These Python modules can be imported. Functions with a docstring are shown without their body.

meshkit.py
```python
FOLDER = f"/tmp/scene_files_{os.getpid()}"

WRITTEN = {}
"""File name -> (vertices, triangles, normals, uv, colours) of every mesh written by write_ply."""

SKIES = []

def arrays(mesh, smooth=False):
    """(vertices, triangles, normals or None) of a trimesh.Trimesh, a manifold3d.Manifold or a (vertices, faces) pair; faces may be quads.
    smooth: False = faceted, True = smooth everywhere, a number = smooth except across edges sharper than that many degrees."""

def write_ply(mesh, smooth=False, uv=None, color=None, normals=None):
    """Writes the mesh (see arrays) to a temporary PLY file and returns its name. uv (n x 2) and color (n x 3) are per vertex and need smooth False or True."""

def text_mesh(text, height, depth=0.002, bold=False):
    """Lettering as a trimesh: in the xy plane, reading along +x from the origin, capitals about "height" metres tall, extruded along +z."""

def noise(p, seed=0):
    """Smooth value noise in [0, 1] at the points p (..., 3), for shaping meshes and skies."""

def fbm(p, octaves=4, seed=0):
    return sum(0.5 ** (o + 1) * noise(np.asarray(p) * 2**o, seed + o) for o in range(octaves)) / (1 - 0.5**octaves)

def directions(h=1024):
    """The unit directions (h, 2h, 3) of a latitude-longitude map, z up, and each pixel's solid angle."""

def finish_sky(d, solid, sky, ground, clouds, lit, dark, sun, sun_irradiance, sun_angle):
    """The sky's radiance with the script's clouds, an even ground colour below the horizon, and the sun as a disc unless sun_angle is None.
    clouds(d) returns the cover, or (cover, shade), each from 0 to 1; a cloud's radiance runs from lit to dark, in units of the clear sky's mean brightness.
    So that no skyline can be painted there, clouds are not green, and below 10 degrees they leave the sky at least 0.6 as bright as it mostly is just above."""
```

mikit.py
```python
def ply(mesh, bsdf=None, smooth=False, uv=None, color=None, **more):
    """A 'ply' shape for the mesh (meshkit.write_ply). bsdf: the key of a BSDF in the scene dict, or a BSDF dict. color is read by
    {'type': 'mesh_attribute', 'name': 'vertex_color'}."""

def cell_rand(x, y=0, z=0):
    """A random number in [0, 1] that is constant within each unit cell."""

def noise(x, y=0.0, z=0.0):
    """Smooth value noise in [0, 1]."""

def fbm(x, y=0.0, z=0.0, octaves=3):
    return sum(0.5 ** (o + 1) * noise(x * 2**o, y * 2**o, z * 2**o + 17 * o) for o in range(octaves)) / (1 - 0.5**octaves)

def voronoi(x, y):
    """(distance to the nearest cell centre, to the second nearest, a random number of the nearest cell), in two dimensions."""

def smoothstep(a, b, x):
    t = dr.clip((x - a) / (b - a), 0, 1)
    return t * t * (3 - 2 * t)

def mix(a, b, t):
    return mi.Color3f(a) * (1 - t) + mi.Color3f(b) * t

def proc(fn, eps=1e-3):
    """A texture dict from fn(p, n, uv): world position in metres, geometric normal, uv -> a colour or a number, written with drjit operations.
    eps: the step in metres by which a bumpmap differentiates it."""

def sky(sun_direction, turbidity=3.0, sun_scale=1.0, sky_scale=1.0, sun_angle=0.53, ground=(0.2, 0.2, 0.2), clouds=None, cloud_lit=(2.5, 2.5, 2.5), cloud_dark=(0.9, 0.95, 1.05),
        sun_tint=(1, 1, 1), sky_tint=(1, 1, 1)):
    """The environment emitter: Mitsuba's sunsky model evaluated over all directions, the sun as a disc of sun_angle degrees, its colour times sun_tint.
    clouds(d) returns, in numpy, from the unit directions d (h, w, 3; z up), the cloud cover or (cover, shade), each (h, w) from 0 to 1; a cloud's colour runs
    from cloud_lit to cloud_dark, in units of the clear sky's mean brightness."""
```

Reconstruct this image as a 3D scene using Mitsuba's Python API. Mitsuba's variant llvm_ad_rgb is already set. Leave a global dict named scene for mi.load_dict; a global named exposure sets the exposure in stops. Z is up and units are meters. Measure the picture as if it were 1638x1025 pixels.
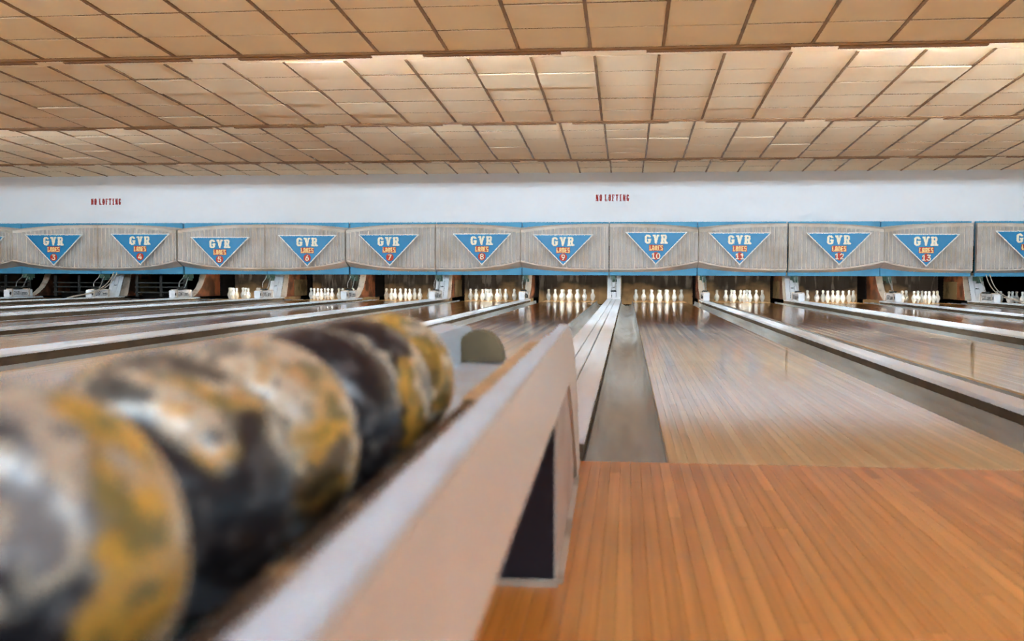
import math, random
import numpy as np, trimesh, shapely
from shapely.geometry import Polygon, box as sbox, LineString, Point
from shapely import affinity
from shapely.ops import unary_union
import mitsuba as mi, drjit as dr
import mikit, meshkit
from mikit import proc, noise, fbm, voronoi, cell_rand, smoothstep, mix
T = mi.ScalarTransform4f
rng = random.Random(7)
scene, labels = {}, {}

# ------------------------------------------------------------------ camera, exposure, light levels
F_PX, YAW, PITCH, ROLL, CAM_Z = 1689.8, 0.10833, 0.04266, 0.00303, 0.52265
fw = np.array([-math.sin(YAW) * math.cos(PITCH), math.cos(YAW) * math.cos(PITCH), -math.sin(PITCH)])
rt = np.cross(fw, [0, 0, 1]); rt /= np.linalg.norm(rt)
up = np.cross(rt, fw)
up = up * math.cos(ROLL) - rt * math.sin(ROLL)
scene['camera'] = dict(type='thinlens', fov=math.degrees(2 * math.atan(819 / F_PX)), fov_axis='x', aperture_radius=0.0034, focus_distance=12.0,
                       near_clip=0.02, far_clip=200.0,
                       to_world=T().look_at(origin=[0, 0, CAM_Z], target=list(np.array([0, 0, CAM_Z]) + fw), up=list(up)))
exposure = 2.80
LAMP = (14.2, 18.7, 22.8)          # radiance of the fluorescent tubes
REAR_FILL = 1.7  # strength of the added tube rows overhead
def emit(k=1.0): return {'type': 'area', 'radiance': {'type': 'rgb', 'value': [c * k for c in LAMP]}}

# ------------------------------------------------------------------ measurements (metres; x right, y down the lanes, z up)
BW = 1.054 / 39                    # one lane board
X0 = 0.1209                        # left edge of lane 10
PITCHX = 128 * BW                  # two lanes
Y_FOUL, Y_END = 2.97, 22.55
LANE_W = 39 * BW
MASK_Y, MASK_Z0, MASK_Z1 = 20.897, 0.528, 1.576
WALL_Y = 21.05
X_L, X_R, Y_B = -14.5, 8.75, -7.6
def lane_left(n):
    return X0 + (n - 10) // 2 * PITCHX if n % 2 == 0 else X0 - 67 * BW + (n - 9) // 2 * PITCHX
def gap(n):                        # the strip between lanes n and n+1
    return lane_left(n) + LANE_W, lane_left(n + 1)
LANES = list(range(2, 15))
SEAMS = {1: -14.35, 2: -12.602, 3: -10.858, 4: -9.069, 5: -7.299, 6: -5.579, 7: -3.80, 8: -2.077, 9: -.354, 10: 1.357, 11: 3.067, 12: 4.811, 13: 6.517, 14: 8.26}

# ------------------------------------------------------------------ helpers
def numbered(name):
    if name not in scene and name not in labels: return name
    k = 1
    while f'{name}_{k:03d}' in scene or f'{name}_{k:03d}' in labels: k += 1
    return f'{name}_{k:03d}'
_count = {}
def key_for(name):
    k = _count.get(name, -1) + 1
    _count[name] = k
    return name if k == 0 else f'{name}_{k:03d}'
def thing(name, label, cat, group=None):
    k = key_for(name)
    labels[k] = {'label': label, 'category': cat}
    if group: labels[k]['group'] = group
    return k
def put(name, mesh, mat, parent=None, smooth=False, to_world=None, label=None, kind=None, **more):
    k = key_for(parent + '__' + name if parent else name)
    d = dict(mesh) if isinstance(mesh, dict) else mikit.ply(mesh, mat, smooth=smooth, **more)
    if to_world is not None: d['to_world'] = to_world
    scene[k] = d
    e = {}
    if label: e['label'] = label
    if kind: e['kind'] = kind
    if e: labels.setdefault(k, {}).update(e)
    return k
def struct(name, mesh, mat, smooth=False, **kw):
    return put(name, mesh, mat, None, smooth, kind='structure', **kw)
cat = trimesh.util.concatenate
def B(x0, x1, y0, y1, z0, z1):
    m = trimesh.creation.box(extents=(x1 - x0, y1 - y0, z1 - z0)); m.apply_translation(((x0 + x1) / 2, (y0 + y1) / 2, (z0 + z1) / 2)); return m
def BB(x0, x1, y0, y1, z0, z1, b=.004):   # bevelled box
    p = []
    for sx in (0, 1):
        for sy in (0, 1):
            for sz in (0, 1):
                c = np.array([(x0, x1)[sx], (y0, y1)[sy], (z0, z1)[sz]]); s = np.array([1 - 2 * sx, 1 - 2 * sy, 1 - 2 * sz]) * b
                for a in range(3):
                    q = c.copy(); q[(a + 1) % 3] += s[(a + 1) % 3]; q[(a + 2) % 3] += s[(a + 2) % 3]; p.append(q)
    return trimesh.convex.convex_hull(np.array(p))
def extr(poly, d):
    return cat([trimesh.creation.extrude_polygon(g, d, engine='earcut') for g in getattr(poly, 'geoms', [poly]) if g.area > 1e-9])
def prism_x(pts, x0, x1):          # (y, z) outline extruded along x
    m = extr(Polygon(pts) if not hasattr(pts, 'area') else pts, x1 - x0)
    m.vertices = np.stack([m.vertices[:, 2] + x0, m.vertices[:, 0], m.vertices[:, 1]], 1); return m
def prism_y(pts, y0, y1):          # (x, z) outline extruded along y
    m = extr(Polygon(pts) if not hasattr(pts, 'area') else pts, y1 - y0)
    m.vertices = np.stack([m.vertices[:, 0], y1 - m.vertices[:, 2], m.vertices[:, 1]], 1); return m
def lathe(prof, n=24):
    return trimesh.creation.revolve(np.array(prof, float), sections=n)
def tube(pts, r, n=8):
    p = np.array(pts, float); k = len(p)
    t = np.gradient(p, axis=0); t /= np.linalg.norm(t, axis=1, keepdims=True)
    a = np.cross(t, [0.3, 0.1, 1.0] if abs(t[0][2]) < .9 else [1, 0.2, 0]); a /= np.linalg.norm(a, axis=1, keepdims=True)
    b = np.cross(t, a); an = np.arange(n) * 2 * np.pi / n
    v = (p[:, None] + r * (np.cos(an)[None, :, None] * a[:, None] + np.sin(an)[None, :, None] * b[:, None])).reshape(-1, 3)
    f = []
    for i in range(k - 1):
        for j in range(n):
            q = [i * n + j, i * n + (j + 1) % n, (i + 1) * n + (j + 1) % n, (i + 1) * n + j]; f += [[q[0], q[1], q[2]], [q[0], q[2], q[3]]]
    v = np.vstack([v, p[0], p[-1]]); s = k * n
    for j in range(n):
        f += [[s, (j + 1) % n, j], [s + 1, (k - 1) * n + j, (k - 1) * n + (j + 1) % n]]
    m = trimesh.Trimesh(v, f, process=False); trimesh.repair.fix_normals(m); return m
def curve(pts, n=16):
    from scipy.interpolate import CubicSpline
    p = np.array(pts, float); s = np.r_[0, np.cumsum(np.linalg.norm(np.diff(p, axis=0), axis=1))]
    return CubicSpline(s, p)(np.linspace(0, s[-1], n))
NUM = ['zero', 'one', 'two', 'three', 'four', 'five', 'six', 'seven', 'eight', 'nine', 'ten', 'eleven', 'twelve', 'thirteen', 'fourteen', 'fifteen']
def ordinal(k): return ['first', 'second', 'third', 'fourth', 'fifth', 'sixth', 'seventh', 'eighth', 'ninth', 'tenth', 'eleventh', 'twelfth', 'thirteenth', 'fourteenth', 'fifteenth'][k]

# ------------------------------------------------------------------ materials
def rgb(*c): return {'type': 'rgb', 'value': list(c)}
def srgb(r, g, b):
    return tuple(((c / 255) / 12.92 if c / 255 < .04045 else ((c / 255 + .055) / 1.055) ** 2.4) for c in (r, g, b))
def mat(name, color, rough=.5, spec=.5, metallic=0.0, two=True, **kw):
    tex = proc(color) if callable(color) else rgb(*color)
    d = {'type': 'principled', 'base_color': tex, 'roughness': rough, 'specular': spec, 'metallic': metallic, **kw}
    scene[name] = {'type': 'twosided', 'bsdf': d} if two else d
def board_tone(p, off=X0):
    i = dr.floor((p.x - off) / BW + 1e-3)
    seg = dr.floor(p.y / 2.3 + cell_rand(i, 3) * 7)
    return i, cell_rand(i, seg, 5)
def wood(base, dark, light, off, wear=0.0, seam=0.55):
    def fn(p, n, uv):
        i, t = board_tone(p, off)
        g = fbm(p.x * 240 + i * 9, p.y * 3.0, 0, 3)
        g2 = fbm(p.x * 60 + i * 5, p.y * 1.1, 2, 3)
        c = mix(dark, light, dr.clip(t * .75 + g * .35 - .05, 0, 1))
        c = mix(c, base, .35)
        c = c * (0.82 + .36 * g2)
        fr = (p.x - off) / BW; fr = fr - dr.floor(fr)
        edge = dr.minimum(fr, 1 - fr)
        c = c * (1 - seam * (1 - smoothstep(0.012, 0.05, edge)))
        # end joints of the strips
        s = p.y / 2.3 + cell_rand(i, 3) * 7; s = s - dr.floor(s)
        c = c * (1 - .35 * (1 - smoothstep(0.0006, 0.0016, s)))
        if wear:
            b = fbm(p.x * 1.6, p.y * .7, 1, 4)
            c = mix(c, mi.Color3f(c) * mi.Color3f(.72, .60, .48), wear * smoothstep(.46, .66, b))
        return c
    return fn
mat('approach_wood', wood(srgb(186, 110, 42), srgb(164, 88, 28), srgb(208, 138, 64), X0, .8, .15), .26, .5)
MAPLE = wood(srgb(236, 194, 134), srgb(222, 170, 106), srgb(244, 210, 158), X0, .25, .12)
PINE = wood(srgb(130, 78, 36), srgb(112, 64, 28), srgb(146, 94, 48), X0, .25, .12)
def LANE_TEX(p, n, uv):              # maple at the foul line and under the pins, pine between, each board joined at its own place
    i = dr.floor((p.x - X0) / BW + 1e-3)
    a = 6.6 + 1.6 * cell_rand(i, 11)
    return mix(MAPLE(p, n, uv), PINE(p, n, uv), smoothstep(a, a + 4.5, p.y) * (1 - smoothstep(20.9, 21.0, p.y)))
scene['lane_wood'] = {'type': 'twosided', 'bsdf': {'type': 'roughplastic', 'distribution': 'beckmann', 'alpha': .008, 'int_ior': 1.43, 'nonlinear': False, 'diffuse_reflectance': proc(LANE_TEX)}}
def dirt(col, dark, sc=3.0, amt=.5, lo=.45, hi=.75, ys=1.0):
    def fn(p, n, uv):
        b = fbm(p.x * sc, p.y * sc * ys, p.z * sc, 4)
        return mix(col, dark, amt * smoothstep(lo, hi, b))
    return fn
mat('gutter_grey', dirt(srgb(164, 162, 154), srgb(132, 126, 116), 9, .6, .4, .75, .12), .42, .4)
mat('divider_white', dirt(srgb(220, 224, 226), srgb(190, 184, 174), 9, .45, .5, .8, .08), .35, .5)
mat('divider_edge', dirt(srgb(150, 118, 84), srgb(90, 66, 44), 6, .6), .6, .3)
mat('divider_shaded', dirt(srgb(78, 62, 46), srgb(50, 40, 30), 6, .6), .6, .3)  # side boards: shade beneath the overhanging cap put into the colour
mat('groove', srgb(150, 132, 112), .6, .2)
mat('white_gloss', dirt(srgb(214, 214, 214), srgb(170, 160, 150), 9, .35, .55, .8), .35, .5)
mat('rack_paint', dirt(srgb(200, 194, 178), srgb(176, 158, 132), 5, .4, .5, .8), .3, .5)
mat('rack_top', dirt(srgb(198, 214, 222), srgb(176, 174, 168), 11, .4, .55, .8), .35, .5)
mat('leg_paint', dirt(srgb(176, 164, 150), srgb(140, 112, 86), 4, .5, .45, .8), .35, .4)
mat('track_wood', dirt(srgb(178, 136, 90), srgb(120, 82, 46), 8, .6), .45, .4)
mat('shaded_worn_ledge', dirt(srgb(52, 34, 22), srgb(150, 106, 64), 16, .8, .54, .70), .6, .3)  # dark tone is the balls' shade painted in; tan blobs are wear
mat('stop_wood', dirt(srgb(112, 96, 66), srgb(70, 58, 36), 9, .6), .5, .4)
mat('navy_black', srgb(20, 18, 26), .5, .3)
mat('bare_wood', dirt(srgb(176, 138, 96), srgb(110, 74, 44), 14, .7), .7, .2)
mat('rust_wood', dirt(srgb(94, 50, 28), srgb(36, 24, 17), 3.2, .9, .36, .62), .5, .4)
mat('cream_edge', dirt(srgb(190, 176, 158), srgb(120, 98, 76), 8, .6), .5, .4)
mat('olive_panel', dirt(srgb(84, 70, 46), srgb(40, 32, 20), 4, .8), .45, .4)
mat('pit_black', srgb(14, 12, 12), .8, .1)
mat('machine_dark', srgb(20, 23, 21), .5, .4)
mat('machine_green', srgb(52, 78, 64), .45, .4)
mat('chrome', (.55, .55, .54), .28, .5, .9)
mat('mask_blue', dirt(srgb(62, 136, 170), srgb(46, 108, 138), 2.5, .5), .5, .4)
mat('mask_grey', dirt(srgb(172, 164, 156), srgb(148, 134, 120), 2.2, .6), .5, .35)
mat('mask_rim', dirt(srgb(190, 178, 164), srgb(160, 138, 112), 2.2, .6), .5, .35)
mat('sign_blue', srgb(26, 114, 158), .4, .4)
mat('sign_white', srgb(222, 218, 210), .45, .4)
mat('letter_cream', srgb(226, 216, 190), .5, .3)
mat('letter_yellow', srgb(238, 206, 140), .5, .3)
mat('sign_red', srgb(166, 48, 30), .5, .3)
mat('wall_red', srgb(140, 36, 30), .6, .2)
mat('ink', srgb(40, 38, 40), .6, .2)
mat('wall_white', dirt(srgb(224, 224, 224), srgb(214, 212, 208), .5, .5), .8, .2)
mat('wall_side', srgb(196, 186, 172), .8, .2)
mat('tile', dirt(srgb(227, 207, 175), srgb(217, 193, 157), 1.3, .6), .85, .2)
mat('grid_bar', dirt(srgb(134, 100, 62), srgb(92, 64, 36), 5, .7), .38, .5, .35)
mat('lip_wood', srgb(126, 88, 52), .55, .3)
mat('slab_tan', srgb(214, 190, 156), .85, .2)
mat('lamp_glass', (.9, .9, .9), .5, .3, two=False)
def pinfn(p, n, uv):
    b = fbm(p.x * 9, p.y * 9, p.z * 4, 2)
    return mix(srgb(236, 232, 222), srgb(206, 194, 172), smoothstep(.5, .75, b))
mat('pin_white', pinfn, .22, .5)
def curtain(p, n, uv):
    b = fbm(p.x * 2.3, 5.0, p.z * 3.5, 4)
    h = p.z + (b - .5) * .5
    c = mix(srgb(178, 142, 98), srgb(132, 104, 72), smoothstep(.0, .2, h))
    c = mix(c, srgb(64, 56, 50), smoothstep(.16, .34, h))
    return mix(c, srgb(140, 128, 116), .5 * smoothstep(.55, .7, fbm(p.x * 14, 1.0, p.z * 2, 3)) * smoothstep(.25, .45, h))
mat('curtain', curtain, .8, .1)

# ------------------------------------------------------------------ the setting
def cells(x0, x1, y0, y1): return B(x0, x1, y0, y1, -.25, 0)
BOARD_X = (-18, 56)                                     # board numbers built one by one on the approach
bx0, bx1 = X0 + BOARD_X[0] * BW, X0 + BOARD_X[1] * BW
fl = struct('floor', cat([cells(X_L, bx0, Y_B, Y_FOUL), cells(bx1, X_R, Y_B, Y_FOUL), cells(bx0, bx1, Y_B, .9), B(bx0, bx1, .9, Y_FOUL, -.25, -.02),
                          B(X_L, X_R, Y_FOUL, 25, -.45, -.25)]), 'approach_wood')
def board_mesh(w, y0, y1, t=.02, c=.0006):
    g = .00025
    return prism_y([(g, -t), (w - g, -t), (w - g, -c), (w - g - c, 0), (g + c, 0), (g, -c)], y0, y1)
b0 = mikit.ply(board_mesh(BW, .9, Y_FOUL - .002), 'approach_wood')
for i in range(*BOARD_X):
    put('board', b0, None, fl, to_world=T().translate([X0 + i * BW, 0, rng.uniform(-.0003, .0002)]))

wf = struct('wall_far', cat([B(X_L, X_R, WALL_Y, WALL_Y + .12, 1.2, 2.95)]), 'wall_white')
struct('wall_left', B(X_L - .1, X_L, Y_B, 25, -.4, 3.0), 'wall_side')
struct('wall_right', B(X_R, X_R + .1, Y_B, 25, -.4, 3.0), 'wall_side')
struct('wall_back', B(X_L, X_R, Y_B - .1, Y_B, -.25, 3.0), 'wall_side')
struct('wall_pit', cat([B(X_L, X_R, 24.2, 24.3, -.4, 1.2), B(X_L, X_R, 21.2, 24.3, .62, .66)]), 'pit_black')

# lettering drawn as outlines; unit cell: width w, height 1
def glyph(ch, w=.62, t=.2, s=.0, sh=.12):
    R = lambda a, b, c, d: sbox(min(a, c), min(b, d), max(a, c), max(b, d))
    P = []
    def vbar(x): P.append(R(x, 0, x + t, 1))
    def serif(x, y, d=.07):
        P.append(R(x - d, y, x + t + d, y + sh)) if s else None
    def diag(x0, y0, x1, y1, q=t): P.append(Polygon([(x0, y0), (x0 + q, y0), (x1 + q, y1), (x1, y1)]))
    def oval(cut=None):
        c = .28 * w
        o = Polygon([(c, 0), (w - c, 0), (w, c), (w, 1 - c), (w - c, 1), (c, 1), (0, 1 - c), (0, c)])
        i = affinity.scale(Polygon([(c, 0), (w - c, 0), (w, c), (w, 1 - c), (w - c, 1), (c, 1), (0, 1 - c), (0, c)]), (w - 2 * t) / w, 1 - 2 * sh)
        return o.difference(i)
    if ch == 'N': P += [R(0, 0, t * .7, 1), R(w - t * .7, 0, w, 1)]; diag(0, 1, w - t, 0)
    elif ch == 'O': P.append(oval())
    elif ch == 'L': vbar(0); P += [R(0, 0, w, sh), R(w - t * .6, 0, w, .3)]; serif(0, 1 - sh)
    elif ch == 'F': vbar(0); P += [R(0, 1 - sh, w, 1), R(w - t * .5, .75, w, 1), R(0, .46, w * .7, .46 + sh)]; serif(0, 0)
    elif ch == 'T': P += [R(w / 2 - t / 2, 0, w / 2 + t / 2, 1), R(0, 1 - sh, w, 1), R(0, .76, t * .4, 1), R(w - t * .4, .76, w, 1)]
    elif ch == 'I': P += [R(w / 2 - t / 2, 0, w / 2 + t / 2, 1)]; serif(w / 2 - t / 2, 0); serif(w / 2 - t / 2, 1 - sh)
    elif ch == 'G': P += [oval().difference(R(w - t * 1.01, .45, w + .1, .70)), R(w * .5, .36, w + (.04 if s else 0), .36 + sh), R(w - t, 0.1, w, .45)]
    elif ch == 'V': P += [Polygon([(w * .04, 1), (w * .04 + t * 1.1, 1), (w / 2 + t * .35, 0), (w / 2 - t * .35, 0)]), Polygon([(w * .96, 1), (w * .96 - t * .9, 1), (w / 2 - t * .2, 0), (w / 2 + t * .35, 0)])]; P += [R(-w * .06, 1 - sh, w * .42, 1), R(w * .62, 1 - sh, w * 1.06, 1)] if s else []
    elif ch == 'R':
        bowl = Polygon([(0, .42), (w * .74, .42), (w * .92, .54), (w * .92, .88), (w * .74, 1), (0, 1)]).difference(sbox(t, .42 + sh, w * .92 - t * .9, 1 - sh))
        P += [bowl]; vbar(0); P.append(Polygon([(w * .40, .45), (w * .40 + t, .45), (w, 0), (w - t * 1.1, 0)])); serif(0, 0); P += [R(w - t * 1.3, 0, w + .05, sh)] if s else []
        serif(0, 1 - sh, .05)
    elif ch == 'A': P += [Polygon([(0, 0), (t, 0), (t, .8), (w - t, .8), (w - t, 0), (w, 0), (w, .85), (w - .13, 1), (.13, 1), (0, .85)]), R(0, .36, w, .36 + sh)]
    elif ch == 'n': P += [Polygon([(0, 0), (t, 0), (t, .8), (w - t, .8), (w - t, 0), (w, 0), (w, .85), (w - .13, 1), (.13, 1), (0, .85)])]
    elif ch == 'E': vbar(0); P += [R(0, 0, w, sh), R(0, 1 - sh, w, 1), R(0, .5 - sh / 2, w * .8, .5 + sh / 2)]
    elif ch == 'S': P += [R(0, 0, w, sh), R(0, 1 - sh, w, 1), R(0, .5 - sh / 2, w, .5 + sh / 2), R(0, .5, t, 1), R(w - t, 0, w, .5), R(0, 0, t, .2), R(w - t, .8, w, 1)]
    return unary_union([g.buffer(0) for g in P])
def word(text, height, width, t=.2, s=.0, sh=.12, w=.62, space=.16, depth=.004):
    """Letters facing -y: x to the right from 0 to width, z up from 0 to height; the front lies at y = -depth."""
    x, gs = 0., []
    for ch in text:
        if ch != ' ': gs.append(affinity.translate(glyph(ch, w, t, s, sh), x, 0))
        x += (w + space) if ch != ' ' else w * .7
    g = unary_union(gs); a, b, c, d = g.bounds
    g = affinity.translate(g, -a, -b); g = affinity.scale(g, width / (c - a), height / (d - b), origin=(0, 0))
    m = extr(g, depth); v = m.vertices
    m.vertices = np.stack([v[:, 0], -v[:, 2], v[:, 1]], 1); return m
def face_front(m, depth=None):     # text_mesh (xy, +z) -> upright, facing -y
    v = m.vertices.copy(); m.vertices = np.stack([v[:, 0], -v[:, 2], v[:, 1]], 1); return m

for x0, z0 in ((-11.13, 1.962), (-.625, 1.993)):
    m = word('NO LOFTING', .132, .655, t=.26, s=1, sh=.10, w=.56, space=.26); m.apply_translation((x0, WALL_Y, z0))
    put('lettering', m, 'wall_red', wf, label='red painted words NO LOFTING on the white wall')

# ceiling: sawtooth bays, each falls towards the pins and ends in a lip; strip lights stand behind each lip
SLOPE, LIP_Z = .055, 2.455
LIPS = [17.67, 13.34, 9.11, 4.83, .55, -3.73]
TX0, TP = -.326, .614
def bay(y0, y1, zend, cols, rows, first):
    """Tiles of one bay from y1 (lip side) back to y0."""
    zc = lambda y: zend + SLOPE * (y1 - y)
    poly = [(y0, zc(y0) + .02), (y1, zend + .02), (y1, zend + .05), (y0, zc(y0) + .05)]
    if cols:
        xa, xb = TX0 + cols[0] * TP, TX0 + cols[1] * TP
        slab = prism_x(poly, X_L, X_R)
        ra = rows[-1][0]
        extra = [prism_x([(a, zc(a)), (b, zc(b)), (b, zc(b) + .02), (a, zc(a) + .02)], p, q) for a, b, p, q in
                 ((y0, y1, X_L, xa), (y0, y1, xb, X_R)) if b - a > .02 and q - p > .02]
        if ra - y0 > .02: extra.append(prism_x([(y0, zc(y0)), (ra, zc(ra)), (ra, zc(ra) + .02), (y0, zc(y0) + .02)], xa, xb))
        k = struct('ceiling', cat([slab] + extra), 'tile')
        for (a, b) in rows:
            L = b - a - .02
            tm = mikit.ply(BB(-TP / 2 + .013, TP / 2 - .013, -L / 2, L / 2, 0, .016, .003), 'tile')
            for c in range(*cols):
                yc = (a + b) / 2 + rng.uniform(-.004, .004); sag = rng.uniform(-.006, .0) if rng.random() > .08 else -.016
                put('tile', tm, None, k, to_world=T().translate([TX0 + (c + .5) * TP, yc, zc(yc) + sag + .004]).rotate([1, 0, 0], -math.degrees(math.atan(SLOPE)) + rng.uniform(-.5, .5)).rotate([0, 1, 0], rng.uniform(-.35, .35)))
        ya = rows[-1][0]
        for c in range(cols[0], cols[1] + 1):
            x = TX0 + c * TP
            put('grid_bar', prism_x([(ya, zc(ya) - .008), (y1, zend - .008), (y1, zend + .012), (ya, zc(ya) + .012)], x - .0125, x + .0125), 'grid_bar', k)
        for (a, b) in rows:
            put('cross_bar', B(xa, xb, a - .009, a + .009, zc(a) + .002, zc(a) + .014), 'grid_bar', k)
    else:
        k = struct('ceiling', prism_x(poly, X_L, X_R), 'slab_tan')
    if y1 < WALL_Y - .2:                                # riser and edge moulding of the step
        put('riser', B(X_L, X_R, y1 + .001, y1 + .02, zend + .005, zend + .33), 'slab_tan', k)
        put('lip', BB(X_L, X_R, y1 - .03, y1 + .022, zend - .018, zend + .004, .003), 'lip_wood', k)
    return k
def rows_from(y1, ymin, first=.0, pitch=.62):
    r, y = [], y1 - first
    while y - pitch > ymin - .01: r.append((y - pitch, y)); y -= pitch
    return r
Z4 = 2.557
bay(17.69, WALL_Y, Z4, (-20, 14), rows_from(WALL_Y, 18.0), 0)
bay(13.36, 17.67, LIP_Z, (-18, 12), rows_from(17.67, 14.0), 0)
bay(9.13, 13.34, LIP_Z, (-14, 10), rows_from(13.34, 9.7), 0)
bay(4.85, 9.11, LIP_Z, (-10, 7), rows_from(9.11, 6.5), 0)
bay(.57, 4.83, LIP_Z, None, None, 0); bay(-3.71, .55, LIP_Z, None, None, 0); bay(Y_B, -3.73, LIP_Z, None, None, 0)
struct('ceiling', B(X_L - .1, X_R + .1, Y_B - .1, 25, 3.0, 3.1), 'slab_tan')

# strip lights on the steps: (x centre, share of full power)
def strip_light(x, y, power, label, group, half=.6):
    k = thing('ceiling_light', label, 'strip light', group)
    z = LIP_Z
    put('housing', prism_x([(y + .021, z - .03), (y + .076, z - .03), (y + .076, z - .022), (y + .028, z - .022), (y + .028, z + .16), (y + .021, z + .16)], x - half, x + half), 'lip_wood', k)
    tb = tube([(x - half + .05, y + .06, z + .045), (x + half - .05, y + .06, z + .045)], .019, 8)
    d = mikit.ply(tb, 'lamp_glass', smooth=30)
    if power > 0: d['emitter'] = emit(power)
    put('tube', d, None, k)
LIPK = {9.11: 8.0, 13.34: 1.7, 17.67: .19, 4.83: 1.4}
ROWS = {
    9.11: ('nearest ceiling step', [(-11.2, .6), (-9.5, .3), (-7.7, 0), (-5.95, 0), (-4.48, .0), (-2.84, 1), (-1.18, .3), (.75, 0), (2.34, 1), (3.95, .5), (5.7, .3), (7.4, .6)]),
    13.34: ('middle ceiling step', [(-12.2, .9), (-10.6, .9), (-9.1, .9), (-7.6, .9), (-6.0, .3), (-4.5, 0), (-2.95, .8), (-1.5, 1), (-.1, .5), (1.55, .8), (3.0, .8), (4.4, .3), (5.8, .9), (7.3, .9)]),
    4.83: ('step above the foul line', [(i * 2.2 - 13.2, 1) for i in range(10)]),
    17.67: ('farthest ceiling step', [(-12.9, 1.7), (-11.4, 1.7), (-9.9, 1.6), (-8.4, 1.4), (-6.9, 1.2), (-5.4, .8), (-3.9, .8), (-2.4, 1), (-.9, 1), (.6, .8), (2.1, .8), (3.6, .8), (5.1, 1.2), (6.6, 1.4), (8.0, 1.4)]),
}
for y, (nm, row) in ROWS.items():
    for i, (x, p) in enumerate(row):
        strip_light(x, y, p * LIPK[y], f'slim brown strip light under the {nm}, {ordinal(i)} from the left', 'strip lights along the ceiling steps')
for y in (.55, -3.73):  # added bare tube rows, out of view, for cool light on rack and approach
    for i, x in enumerate((-12.5, -9, -6, -3, 0, 3, 6)):
        k = thing('ceiling_light', f'long added strip light out of view above the {"seating" if y < 0 else "approach"}, {ordinal(i)} from the left', 'strip light', 'added strip lights out of view')
        z = LIP_Z + .12
        put('housing', BB(x - 1.2, x + 1.2, y - .75, y - .63, z - .03, z + .02, .004), 'lip_wood', k)
        d = mikit.ply(tube([(x - 1.15, y - .69, z - .055), (x + 1.15, y - .69, z - .055)], .019, 8), 'lamp_glass', smooth=30); d['emitter'] = emit(REAR_FILL)
        put('tube', d, None, k)

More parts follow.
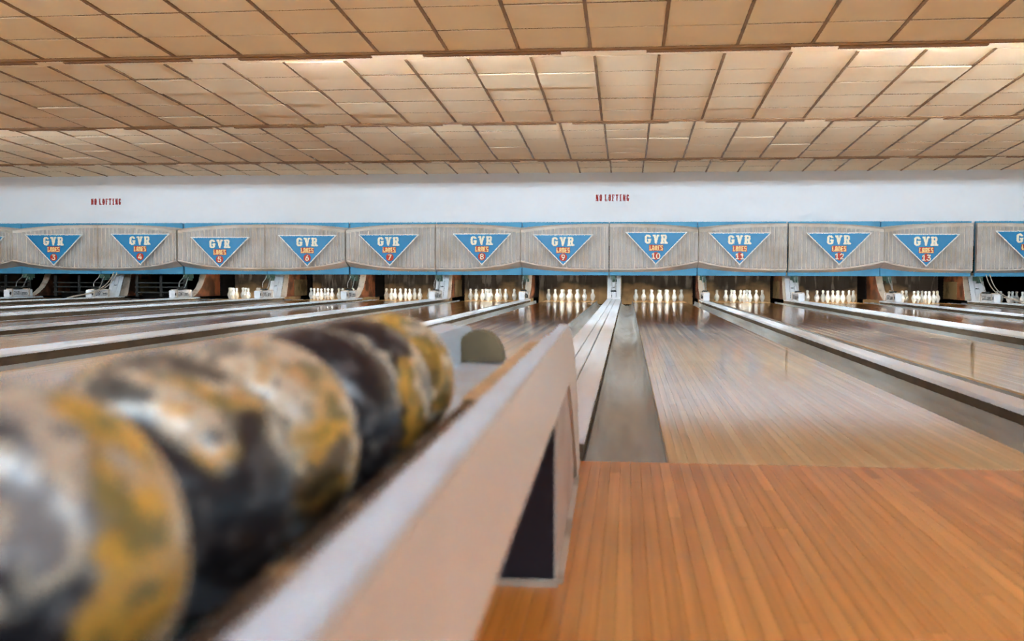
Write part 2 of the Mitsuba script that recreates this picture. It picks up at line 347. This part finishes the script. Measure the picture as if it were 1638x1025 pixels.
# ------------------------------------------------------------------ lanes, gutters, dividers
lane_board = mikit.ply(board_mesh(BW, Y_FOUL + .002, Y_END, .03, .0006), 'lane_wood')
for n in LANES:
    x = lane_left(n)
    built = n in (9, 10, 11, 12)
    k = thing('bowling_lane', f'glossy maple bowling lane running to the pins under sign {NUM[n]}', 'bowling lane', 'maple lanes')
    put('bed', B(x, x + LANE_W, Y_FOUL + .002, Y_END, -.24, -.03 if built else 0), 'lane_wood', k)
    if built:
        for i in range(39):
            put('board', lane_board, None, k, to_world=T().translate([x + i * BW, 0, rng.uniform(-.0002, .0002)]))
G_END = 22.1
def grid_sweep(pts, y0, y1, step=.5):
    """A closed (x, z) outline swept along y in short pieces, with end caps."""
    ring = np.array(Polygon(pts).exterior.coords)[:-1]
    if Polygon(pts).exterior.is_ccw: ring = ring[::-1]
    ys = np.linspace(y0, y1, max(2, int((y1 - y0) / step) + 1)); n = len(ring); v, f = [], []
    for y in ys: v += [(x, y, z) for x, z in ring]
    for i in range(len(ys) - 1):
        for j in range(n):
            a, b = i * n + j, i * n + (j + 1) % n; f += [(a, a + n, b + n), (a, b + n, b)]
    m = trimesh.Trimesh(v, f, process=False)
    cap = extr(Polygon(ring), .0005); cv = cap.vertices
    c0 = cap.copy(); c0.vertices = np.stack([cv[:, 0], y0 + .0005 - cv[:, 2], cv[:, 1]], 1)
    c1 = cap.copy(); c1.vertices = np.stack([cv[:, 0], y1 - cv[:, 2], cv[:, 1]], 1)
    return cat([m, c0, c1])
def gutter_mesh(x0, x1, y0, y1):
    a = np.linspace(0, np.pi, 15); cx, r = (x0 + x1) / 2, (x1 - x0) / 2
    out = [(cx - r * math.cos(t), -.012 - .105 * math.sin(t) ** .6) for t in a]
    inn = [(cx - (r - .006) * math.cos(t), -.008 - .099 * math.sin(t) ** .6) for t in a][::-1]
    return grid_sweep([(x0, -.012)] + out[1:-1] + [(x1, -.012), (x1 - .006, -.008)] + inn[1:-1] + [(x0 + .006, -.008)], y0, y1)
def divider(n):
    a, b = gap(n)
    c, pair = (a + b) / 2, n % 2 == 1
    w = (b - a) / 2 - .238
    k = thing('lane_divider', (f'wide white divider with two long grooves between lanes {NUM[n]} and {NUM[n + 1]}' if pair else f'narrow white divider strip between lanes {NUM[n]} and {NUM[n + 1]}'), 'divider', 'white dividers between the lanes')
    z = .058
    y0 = Y_FOUL + .03
    if pair:
        cuts = [(c - w, c - w * .30), (c - w * .30 + .008, c + w * .22), (c + w * .22 + .008, c + w)]
        for p, q in cuts: put('top_board', BB(p, q, y0, 21.2, z - .016, z, .003), 'divider_white', k)
        for p, q in ((c - w + .006, c - w + .02), (c + w - .02, c + w - .006)): put('side_board', B(p, q, y0 + .01, 21.2, -.09, z - .016), 'divider_shaded', k)
        put('core', B(c - w + .02, c + w - .02, y0 + .10, 21.2, z - .045, z - .018), 'groove', k)
        put('end_block', BB(c - w + .022, c - w + .075, y0 + .012, y0 + .06, -.06, z - .018, .003), 'bare_wood', k)
    else:
        th = np.linspace(0, np.pi, 9)
        top = [(c + w * math.cos(t), z - .022 + .022 * math.sin(t) ** .7) for t in th]
        put('top_board', grid_sweep([(c + w, z - .03)] + top + [(c - w, z - .03)], y0, 21.2), 'divider_white', k, smooth=40)
        put('side_board', B(c - w + .014, c + w - .014, y0 + .01, 21.2, -.09, z - .03), 'divider_shaded', k)
for n in range(1, 15):
    a, b = gap(n)
    c = (a + b) / 2; w = (b - a) / 2 - .238
    if n >= 2:
        k = thing('gutter', f'grey gutter along the right edge of lane {NUM[n]}', 'gutter', 'grey gutters')
        put('channel', gutter_mesh(a, c - w + .004, Y_FOUL + .003, G_END), 'gutter_grey', k, smooth=40)
        put('end_lip', gutter_mesh(a + .002, c - w + .004, G_END, G_END + .35), 'divider_white', k, smooth=40)
    if n + 1 <= 14:
        k = thing('gutter', f'grey gutter along the left edge of lane {NUM[n + 1]}', 'gutter', 'grey gutters')
        put('channel', gutter_mesh(c + w - .004, b, Y_FOUL + .003, G_END), 'gutter_grey', k, smooth=40)
        put('end_lip', gutter_mesh(c + w - .004, b - .002, G_END, G_END + .35), 'divider_white', k, smooth=40)
    if n < 14: divider(n)

# ------------------------------------------------------------------ pin decks: pins, curtains, walls between the pits
prof = [(0, 0), (.0215, 0), (.0235, .004), (.028, .018), (.040, .046), (.0500, .072), (.0525, .088), (.0500, .106), (.042, .126), (.031, .146), (.0235, .160), (.0205, .172), (.0215, .184), (.0255, .200), (.0275, .213), (.0265, .226), (.0215, .236), (.012, .2415), (0, .243)]
pin = mikit.ply(lathe(prof, 20), 'pin_white', smooth=True)
HEAD = Y_FOUL + 18.288
ROWN = ['front pin', 'second row', 'third row', 'back row']
for n in range(5, 15):
    xc = lane_left(n) + LANE_W / 2
    for r in range(4):
        for j in range(r + 1):
            where = f'front pin of its rack' if r == 0 else f'{ROWN[r]}, {ordinal(j)} from the left'
            k = key_for('duckpin')
            scene[k] = {**pin, 'to_world': T().translate([xc + (j - r / 2) * .3048 + rng.uniform(-.012, .012), HEAD + r * .264, .0005]).rotate([0, 0, 1], rng.uniform(0, 360))}
            labels[k] = {'label': f'squat white duckpin on lane {NUM[n]}, {where}', 'category': 'pin', 'group': f'duckpins standing on lane {NUM[n]}'}
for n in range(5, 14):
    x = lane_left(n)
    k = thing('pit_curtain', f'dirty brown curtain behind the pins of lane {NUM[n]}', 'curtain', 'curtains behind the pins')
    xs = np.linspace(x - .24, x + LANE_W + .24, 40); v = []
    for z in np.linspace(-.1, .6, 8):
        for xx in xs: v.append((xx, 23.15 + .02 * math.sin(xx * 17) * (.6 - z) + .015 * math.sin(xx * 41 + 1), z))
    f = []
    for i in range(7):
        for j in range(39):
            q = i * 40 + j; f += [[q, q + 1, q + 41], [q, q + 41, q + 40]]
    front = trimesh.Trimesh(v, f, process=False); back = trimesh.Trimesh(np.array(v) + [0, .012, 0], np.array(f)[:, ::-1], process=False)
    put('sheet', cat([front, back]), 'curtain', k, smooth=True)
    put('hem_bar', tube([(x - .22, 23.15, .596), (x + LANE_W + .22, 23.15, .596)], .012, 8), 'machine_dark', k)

for n in range(5, 14):               # the lamp that lights the pins, behind the lower edge of the mask
    x = lane_left(n)
    k = thing('pin_light', f'lamp over the pins of lane {NUM[n]}, behind the mask', 'lamp', 'lamps over the pins')
    put('housing', prism_x([(21.10, .60), (21.10, .545), (21.11, .545), (21.11, .59), (21.22, .59), (21.22, .60)], x + .1, x + LANE_W - .1), 'machine_dark', k)
    d = mikit.ply(tube([(x + .15, 21.16, .57), (x + LANE_W - .15, 21.16, .57)], .013, 8), 'lamp_glass', smooth=30); d['emitter'] = {'type': 'area', 'radiance': rgb(40, 40, 37)}
    put('tube', d, None, k)
def kickback(n):
    a, b = gap(n); c = (a + b) / 2; pair = n % 2 == 1
    w = (b - a) / 2 - .238 - .004
    k = thing('kickback_wall', f'rust brown partition between the pin pits of lanes {NUM[n]} and {NUM[n + 1]}', 'partition', 'partitions between the pin pits')
    # side profile, swept forward at the foot
    fr = [(21.55, .60), (21.50, .50), (21.46, .38), (21.41, .25), (21.36, .13), (21.32, .062)] if pair else [(21.55, .60), (21.50, .50), (21.42, .38), (21.28, .25), (21.05, .13), (20.85, .062)]
    body = fr[:] + [(23.9, .062), (23.9, .60)]
    put('body', prism_x(body, c - w, c + w), 'rust_wood', k)
    ed = [(y - .035, z) for y, z in fr] + fr[::-1]
    put('front_edge', prism_x(ed, c - w - .004, c + w + .004), 'cream_edge', k)
    for s in (-1, 1):
        if pair:
            put('side_panel', BB(c + s * (w + .004) - .005, c + s * (w + .004) + .005, 21.85, 22.75, .07, .42, .003), 'olive_panel', k)
        put('shade_board', B(c + s * (w + .003) - .004, c + s * (w + .003) + .004, 22.3 if not pair else 22.75, 23.9, .05, .60), 'pit_black', k)  # black board laid on for the interior shade deep in the pit
for n in range(2, 14): kickback(n)

def lift(n):                        # white ball lift cover over the pair dividers
    a, b = gap(n); c = (a + b) / 2; w = .128
    k = thing('ball_lift_cover', f'white sloping ball lift cover with grooves between lanes {NUM[n]} and {NUM[n + 1]}', 'cover', 'white ball lift covers')
    sl = lambda z: 20.95 + (z - .06) * .55
    def plank(p, q, off=0., t=.02):
        return prism_x([(sl(.06) + off, .06), (sl(.55) + off, .55), (sl(.55) + t + off, .55), (sl(.06) + t + off, .06)], p, q)
    for p, q in ((c - w, c - w * .36), (c - w * .30, c + w * .30), (c + w * .36, c + w)): put('plank', plank(p, q), 'white_gloss', k)
    put('back_board', plank(c - w + .002, c + w - .002, .021, .02), 'machine_dark', k)
    put('latch', BB(c - .03, c + .03, sl(.30) - .016, sl(.30) + .01, .285, .30, .003), 'machine_dark', k)
    put('foot_strip', BB(c - w - .004, c + w + .004, sl(.06) - .03, sl(.06) + .0, .06, .085, .003), 'white_gloss', k)
for n in (3, 5, 7, 9, 11, 13): lift(n)

def end_box(n):
    a, b = gap(n); c = (a + b) / 2
    right = c > 0
    k = thing('divider_end_box', f'white box with black handwriting on the divider end between lanes {NUM[n]} and {NUM[n + 1]}', 'box', 'white boxes on the divider ends')
    y0, y1, z0, z1, w = 19.95, 20.80, .059, .205, .058
    put('body', BB(c - w, c + w, y0, y1, z0, z1, .006), 'white_gloss', k)
    put('clip', B(c - w - .004, c + w + .004, y0 + .10, y0 + .14, z0, z1 + .02), 'cream_edge', k)
    put('clip', B(c - w - .004, c + w + .004, y1 - .16, y1 - .10, z0, z1 + .015), 'cream_edge', k)
    m = meshkit.text_mesh('GVR Lanes', .085, .003)
    m.vertices[:, 0] += m.vertices[:, 1] * .18
    L = m.bounds[1][0]; m.apply_scale([.50 / L, 1, 1])
    side = face_front(m)
    for s in (-1, 1):
        q = side.copy(); v = q.vertices.copy()     # reads along the side of the box
        q.vertices = np.stack([c + s * w - s * v[:, 1], (y0 + .16 + v[:, 0]) if s > 0 else (y1 - .20 - v[:, 0]), z0 + .03 + v[:, 2]], 1)
        put('lettering', q, 'ink', k, label='black handwritten words GVR Lanes')
    hole = trimesh.creation.cylinder(.032, .004, sections=14)
    hole.apply_transform(trimesh.transformations.rotation_matrix(math.pi / 2, [0, 1, 0]))
    for s in (-1, 1):
        h = hole.copy(); h.apply_translation((c + s * w, y0 + .05, (z0 + z1) / 2)); put('finger_hole', h, 'ink', k)
for n in (2, 3, 4, 5, 6, 7, 8, 10, 11, 12, 13): end_box(n)

def linkage(n):
    a, b = gap(n); c = (a + b) / 2 - (.07 if n in (3, 13) else 0)
    k = thing('pinsetter_linkage', f'small green bracket with bright bent rods hanging below the masks between lanes {NUM[n]} and {NUM[n + 1]}', 'linkage', 'linkages below the masks')
    put('bracket', BB(c - .06, c + .03, 20.62, 20.95, .44, .5275, .006), 'machine_green', k)
    put('bracket', BB(c - .03, c + .06, 20.70, 20.82, .40, .46, .006), 'machine_green', k)
    put('rod', tube(curve([(c - .03, 20.60, .50), (c - .035, 20.50, .42), (c - .03, 20.36, .33), (c - .02, 20.34, .27)], 12), .009, 7), 'chrome', k, smooth=40)
    put('rod', tube(curve([(c + .03, 20.68, .47), (c + .032, 20.58, .36), (c + .03, 20.50, .27), (c + .03, 20.38, .235)], 12), .009, 7), 'chrome', k, smooth=40)
    put('foot', BB(c - .05, c + .05, 20.28, 20.44, .212, .245, .005), 'machine_dark', k)
for n in (2, 3, 4, 5, 6, 7, 8, 9, 10, 11, 12, 13): linkage(n)
for n, x in ((3, -10.52), (13, 6.782)):
    k = thing('hose_pair', f'two pale curved pipes dropping from the masks to the divider between lanes {NUM[n]} and {NUM[n + 1]}', 'pipes', 'curved pipes below the masks')
    for s in (-1, 1):
        put('pipe', tube(curve([(x + s * .035, 20.85, .56), (x + s * .035, 20.70, .42), (x + s * .034, 20.30, .24), (x + s * .033, 19.6, .13), (x + s * .03, 19.0, .075)], 20), .009, 8), 'cream_edge', k, smooth=40)
    put('tie', tube([(x - .05, 20.15, .205), (x + .05, 20.15, .205)], .01, 7), 'chrome', k)
for n in (2, 3, 4):                  # lowered pin-setting machines, dark
    x = lane_left(n)
    k = thing('pinsetter', f'dark pinsetter frame lowered over the end of lane {NUM[n]}', 'pinsetter', 'dark pinsetters')
    for z in (.13, .24, .33): put('rail', BB(x - .02, x + LANE_W + .02, 21.2, 21.25, z, z + .028, .004), 'machine_dark', k)
    for q in (0, .5, 1): put('post', BB(x + q * LANE_W - .03, x + q * LANE_W + .03, 21.26, 21.32, .05, .50, .004), 'machine_dark', k)
    put('sweep_board', BB(x, x + LANE_W, 21.5, 21.53, .02, .13, .004), 'pit_black', k)

# ------------------------------------------------------------------ masking units and signs
SEAMGAP = {4: .035, 6: .03, 7: .018, 9: .018, 11: .034, 13: .075}      # widths of the open joints
def mask(n):
    xl, xr = SEAMS[n - 1] + SEAMGAP.get(n - 1, .012) / 2, SEAMS[n] - SEAMGAP.get(n, .012) / 2
    tip_right = n % 2 == 0
    where = 'cut by the left edge of the picture' if n == 2 else f'behind the sign of lane {NUM[n]}'
    k = thing('masking_unit', f'grey ribbed masking panel with blue bands {where}', 'masking unit', 'ribbed masking units above the pins')
    put('backing', BB(xl, xr, MASK_Y, MASK_Y + .07, MASK_Z0, MASK_Z1, .006), 'mask_blue', k)
    N = 48; s = np.linspace(0, 1, N + 1)
    W = xr - xl
    X = (lambda u: xl + u * W) if tip_right else (lambda u: xr - u * W)
    d = lambda u: .12 + .20 * u ** 4
    ft = lambda u: 1.52 - .115 * u ** 2.6; fb = lambda u: .64 + .155 * u ** 3.2
    bt = lambda u: 1.545 - .075 * u ** 2.6; bb = lambda u: .592 + .09 * u ** 3.2
    v, f = [], []
    for u in s:
        y = MASK_Y - d(u)
        v += [(X(u), MASK_Y + .005, bt(u)), (X(u), y + .02, ft(u) + .018), (X(u), y, ft(u)), (X(u), y, fb(u)), (X(u), y + .03, fb(u) - .012), (X(u), MASK_Y + .005, bb(u))]
    for i in range(N):
        for j in range(5):
            q = i * 6 + j; f += [[q, q + 6, q + 7], [q, q + 7, q + 1]]
    for e in (0, N):
        for j in range(1, 5): f.append([e * 6, e * 6 + j, e * 6 + j + 1] if e else [0, j + 1, j])
    m = trimesh.Trimesh(v, f, process=False)
    if not tip_right: m.invert()
    put('shell', m, 'mask_rim', k, smooth=35)
    ribs = []; R = 21
    for i in range(R):
        u0, u1 = (i + .5 - .40) / R, (i + .5 + .40) / R
        um = (u0 + u1) / 2
        zt, zb = min(ft(u0), ft(u1)) - .045, max(fb(u0), fb(u1)) + .02
        q = []
        for u, dy in ((u0, .0), (u0 + .006, .013), (u1 - .006, .013), (u1, .0)):
            for z, dz in ((zb, 0), (zt, 0)):
                q.append((X(u), MASK_Y - d(u) - dy, z + (dy > 0) * (.02 if z == zb else -.03)))
        q += [(X(u), MASK_Y - d(u) + .03, z) for u in (u0, u1) for z in (zb, zt)]
        ribs.append(trimesh.convex.convex_hull(np.array(q)))
    put('ribs', cat(ribs), 'mask_grey', k)
for n in LANES: mask(n)

SIGNS = {2: (-14.085, -12.864, -13.485, 1.302, .676), 3: (-12.423, -11.154, -11.79, 1.339, .693), 4: (-10.545, -9.273, -9.909, 1.35, .709), 5: (-8.849, -7.598, -8.233, 1.284, .662),
         6: (-7.01, -5.795, -6.404, 1.32, .691), 7: (-5.359, -4.113, -4.71, 1.331, .707), 8: (-3.446, -2.274, -2.857, 1.347, .723), 9: (-1.853, -.652, -1.248, 1.327, .714),
         10: (-.045, 1.158, .552, 1.373, .736), 11: (1.552, 2.747, 2.153, 1.359, .733), 12: (3.391, 4.621, 4.018, 1.356, .737), 13: (4.989, 6.232, 5.619, 1.33, .71), 14: (6.851, 8.069, 7.47, 1.387, .778)}
for n, (xa, xb, xc, zt, zb) in SIGNS.items():
    q = .9945
    xa, xb, xc = xa * q, xb * q, xc * q
    zt, zb = CAM_Z + (zt - CAM_Z) * q, CAM_Z + (zb - CAM_Z) * q
    y = MASK_Y - (.31 if n == 4 else .285)
    k = thing('triangle_sign', (f'blue downward triangle sign with cream letters, for lane {NUM[n]}' if n not in (2, 14) else ('blue triangle sign cut off by the left edge of the picture' if n == 2 else 'blue triangle sign cut off by the right edge of the picture')), 'sign', 'blue triangular lane signs')
    tri = Polygon([(xa, zt), (xb, zt), (xc, zb)])
    inner = tri.buffer(-.017, join_style=2)
    put('border', prism_y(tri.difference(inner), y - .004, y + .018), 'sign_white', k)
    put('board', prism_y(inner, y, y + .014), 'sign_blue', k)
    H = zt - zb; cx = (xa + xb) / 2
    m = word('GVR', .172, .44, t=.23, s=1, sh=.19, w=.62, space=.22); m.apply_translation((cx - .22, y, zt - .225)); put('lettering', m, 'letter_cream', k)
    cx2 = cx * .5 + xc * .5
    pl = put('name_plate', BB(cx2 - .137, cx2 + .137, y - .005, y + .002, zt - .365, zt - .248, .002), 'sign_red', k)
    m = word('LAnES', .098, .255, t=.20, sh=.15, w=.5, space=.12); m.apply_translation((cx2 - .1275, y - .005, zt - .356)); put('lettering', m, 'letter_yellow', pl)
    disc = trimesh.creation.cylinder(.076, .008, sections=28); disc.apply_transform(trimesh.transformations.rotation_matrix(math.pi / 2, [1, 0, 0])); disc.apply_translation((xc, y - .002, zt - .73 * H))
    dk = put('number_disc', disc, 'sign_red', k)
    m = face_front(meshkit.text_mesh(str(n), .105, .004, bold=True)); c0 = m.bounds.mean(0); m.apply_translation((xc - c0[0], y - .006, zt - .73 * H - c0[2])); put('number', m, 'letter_cream', dk)

# ------------------------------------------------------------------ ball rack in the foreground (rack space: x = 0 at the outer face of its right board)
RW = T().translate([-.0789, 0, 0]).rotate([0, 0, 1], math.degrees(.0165))
rack = thing('ball_return_rack', 'white painted ball return rack with a row of balls, standing on the approach', 'ball return')
def rk(name, mesh, m, **kw): return put(name, mesh, m, rack, to_world=RW, **kw)
ZT, ZB, YN = .422, .305, -.42
def wavy(pts): return Polygon(pts)
def rails(x0, x1, leg, nose):
    out = [(YN, ZB), (2.13, ZB), (2.36, .21), (2.55, .10), (2.70, 0), (2.95, 0), (2.83, .09), (2.72, .18), (2.60, .262), (2.43, .345), (2.28, .393), (2.18, .414), (2.09, ZT), (YN, ZT)]
    body = Polygon(out).buffer(-.002).buffer(.002)
    return prism_x(body, x0, x1)
rk('side_board', rails(-.020, 0, 1, 1), 'rack_paint')
rk('top_strip', BB(-.021, -.0005, YN, 2.09, ZT, ZT + .004, .002), 'rack_top')
rk('cleat', BB(-.036, -.021, YN, 1.86, .345, ZT - .005, .004), 'rack_top')
rk('side_board', rails(-.255, -.235, 1, 1), 'rack_paint')
rk('top_strip', BB(-.2545, -.234, YN, 2.09, ZT, ZT + .004, .002), 'rack_top')
rk('cleat', prism_x([(YN, .35), (2.05, .35), (2.14, .37), (2.15, .40), (2.10, .42), (2.0, ZT + .005), (YN, ZT + .005)], -.234, -.198), 'rack_top', smooth=30)
rk('ledge', BB(-.0700, -.037, 1.062, 1.95, .366, .400, .003), 'track_wood')
rk('ledge', BB(-.0685, -.037, YN, 1.060, .366, .396, .003), 'shaded_worn_ledge', label='ledge stretch beside the balls, darkened for their shade, with worn tan spots')
rk('track_board', prism_y([(-.199, .342), (-.0705, .339), (-.0705, .356), (-.199, .359)], YN, 2.02), 'rack_top')
rk('underside', B(-.235, -.020, YN, 2.02, .315, .337), 'navy_black')
th = np.linspace(0, np.pi, 17)
rk('ball_stop', prism_y([(-.165 + .047 * math.cos(t), .362 + .058 * math.sin(t)) for t in th], 1.96, 2.01), 'stop_wood', smooth=30)
rk('leg', B(-.250, -.007, 1.770, 2.62, 0, ZB + .01), 'leg_paint')
rk('leg_front', B(-.246, -.012, 1.762, 1.770, .006, ZB + .01), 'navy_black')
rk('base_trim', B(-.007, .004, 1.77, 2.72, 0, .008), 'cream_edge')
rk('base_trim', B(-.246, -.004, 1.748, 1.762, 0, .010), 'cream_edge')
rk('leg', B(-.250, -.007, -.40, -.30, 0, ZB + .01), 'leg_paint')

# marbled duckpin balls, no holes
GOLD, CREAM, BLK, OLV, GREY = srgb(182, 132, 52), srgb(204, 188, 160), srgb(24, 23, 25), srgb(112, 92, 50), srgb(108, 102, 98)
def ball_tex(o, paint, seed):
    """Swirled resin; paint(a, h, m, c) lays the colours: a runs along the row's right-hand side, h with the height (both -1 to 1, warped), m is a fine mottle."""
    ox, oy, oz = o
    def fn(p, n, uv):
        x, y, z = (p.x - ox) / .0635, (p.y - oy) / .0635, (p.z - oz) / .0635
        sx, sy, sz = x * 1.3 + seed * 7.37 + 40, y * 1.3 + seed * 3.11 + 40, z * 1.3 + seed * 1.7 + 40
        w1, w2 = fbm(sx, sy, sz, 4) - .5, fbm(sx + 31, sy, sz + 17, 4) - .5
        m = fbm(sx * 4 + w1 * 6, sy * 4, sz * 4 + w2 * 6, 4)
        m2 = fbm(sx * 2 + w2 * 4 + 9, sy * 2, sz * 2 + w1 * 4, 3)
        return mi.Color3f(paint(x * .90 + y * .43 + w1 * 1.5, z + w2 * 1.5, m, m2))
    return fn
S_ = smoothstep
dark = lambda m: mix(BLK, GREY, S_(.46, .76, m) * .45)
gold = lambda m: mix(OLV, GOLD, S_(.34, .56, m))
crm = lambda m: mix(mix(GREY, OLV, .4), CREAM, S_(.32, .52, m))
def w_(m): return (m - .5) * .5
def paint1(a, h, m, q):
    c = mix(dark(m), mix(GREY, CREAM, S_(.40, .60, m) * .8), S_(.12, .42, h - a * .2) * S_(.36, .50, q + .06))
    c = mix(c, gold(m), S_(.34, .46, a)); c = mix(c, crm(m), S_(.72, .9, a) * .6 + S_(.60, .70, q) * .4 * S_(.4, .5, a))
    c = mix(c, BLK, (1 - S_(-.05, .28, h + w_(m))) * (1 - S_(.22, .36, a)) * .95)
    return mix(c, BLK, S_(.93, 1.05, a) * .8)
def paint2(a, h, m, q):
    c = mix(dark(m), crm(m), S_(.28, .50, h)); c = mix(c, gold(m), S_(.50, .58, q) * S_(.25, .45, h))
    c = mix(c, BLK, S_(.56, .62, 1 - q) * S_(.3, .5, h) * .9)
    return mix(c, crm(m), S_(.76, .92, a) * (1 - S_(.0, .4, h)) * .6)
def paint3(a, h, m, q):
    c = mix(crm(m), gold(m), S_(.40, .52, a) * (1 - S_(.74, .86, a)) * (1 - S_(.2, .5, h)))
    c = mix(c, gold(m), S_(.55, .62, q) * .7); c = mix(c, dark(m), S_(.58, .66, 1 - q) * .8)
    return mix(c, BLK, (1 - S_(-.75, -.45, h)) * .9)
def paint4(a, h, m, q):
    c = mix(dark(m), GREY, S_(.56, .68, q) * .5); return mix(c, crm(m), S_(.68, .74, m) * S_(.3, .5, a) * .7)
def paint5(a, h, m, q):
    c = mix(dark(m), crm(m), S_(.30, .40, h + a * .5) * (1 - S_(.58, .70, h + a * .5))); c = mix(c, gold(m), S_(.36, .46, a) * (1 - S_(.35, .5, h)))
    c = mix(c, crm(m), S_(.74, .84, a) * .9); return mix(c, BLK, S_(.92, 1.02, a) * .7)
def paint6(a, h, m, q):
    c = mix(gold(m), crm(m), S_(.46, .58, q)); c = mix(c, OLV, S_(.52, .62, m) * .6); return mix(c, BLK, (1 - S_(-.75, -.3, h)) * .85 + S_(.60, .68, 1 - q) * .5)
BALLS = [(paint1, 'black and gold marbled ball, largest and nearest, at the bottom left of the picture'),
         (paint2, 'cream, yellow and black marbled ball, second in the row from the viewer'),
         (paint3, 'gold and cream marbled ball, third in the row from the viewer'),
         (paint4, 'mostly black and grey marbled ball, fourth in the row from the viewer'),
         (paint5, 'black and gold ball with a pale swirl, fifth in the row from the viewer'),
         (paint6, 'mottled olive gold ball, farthest in the row on the rack')]
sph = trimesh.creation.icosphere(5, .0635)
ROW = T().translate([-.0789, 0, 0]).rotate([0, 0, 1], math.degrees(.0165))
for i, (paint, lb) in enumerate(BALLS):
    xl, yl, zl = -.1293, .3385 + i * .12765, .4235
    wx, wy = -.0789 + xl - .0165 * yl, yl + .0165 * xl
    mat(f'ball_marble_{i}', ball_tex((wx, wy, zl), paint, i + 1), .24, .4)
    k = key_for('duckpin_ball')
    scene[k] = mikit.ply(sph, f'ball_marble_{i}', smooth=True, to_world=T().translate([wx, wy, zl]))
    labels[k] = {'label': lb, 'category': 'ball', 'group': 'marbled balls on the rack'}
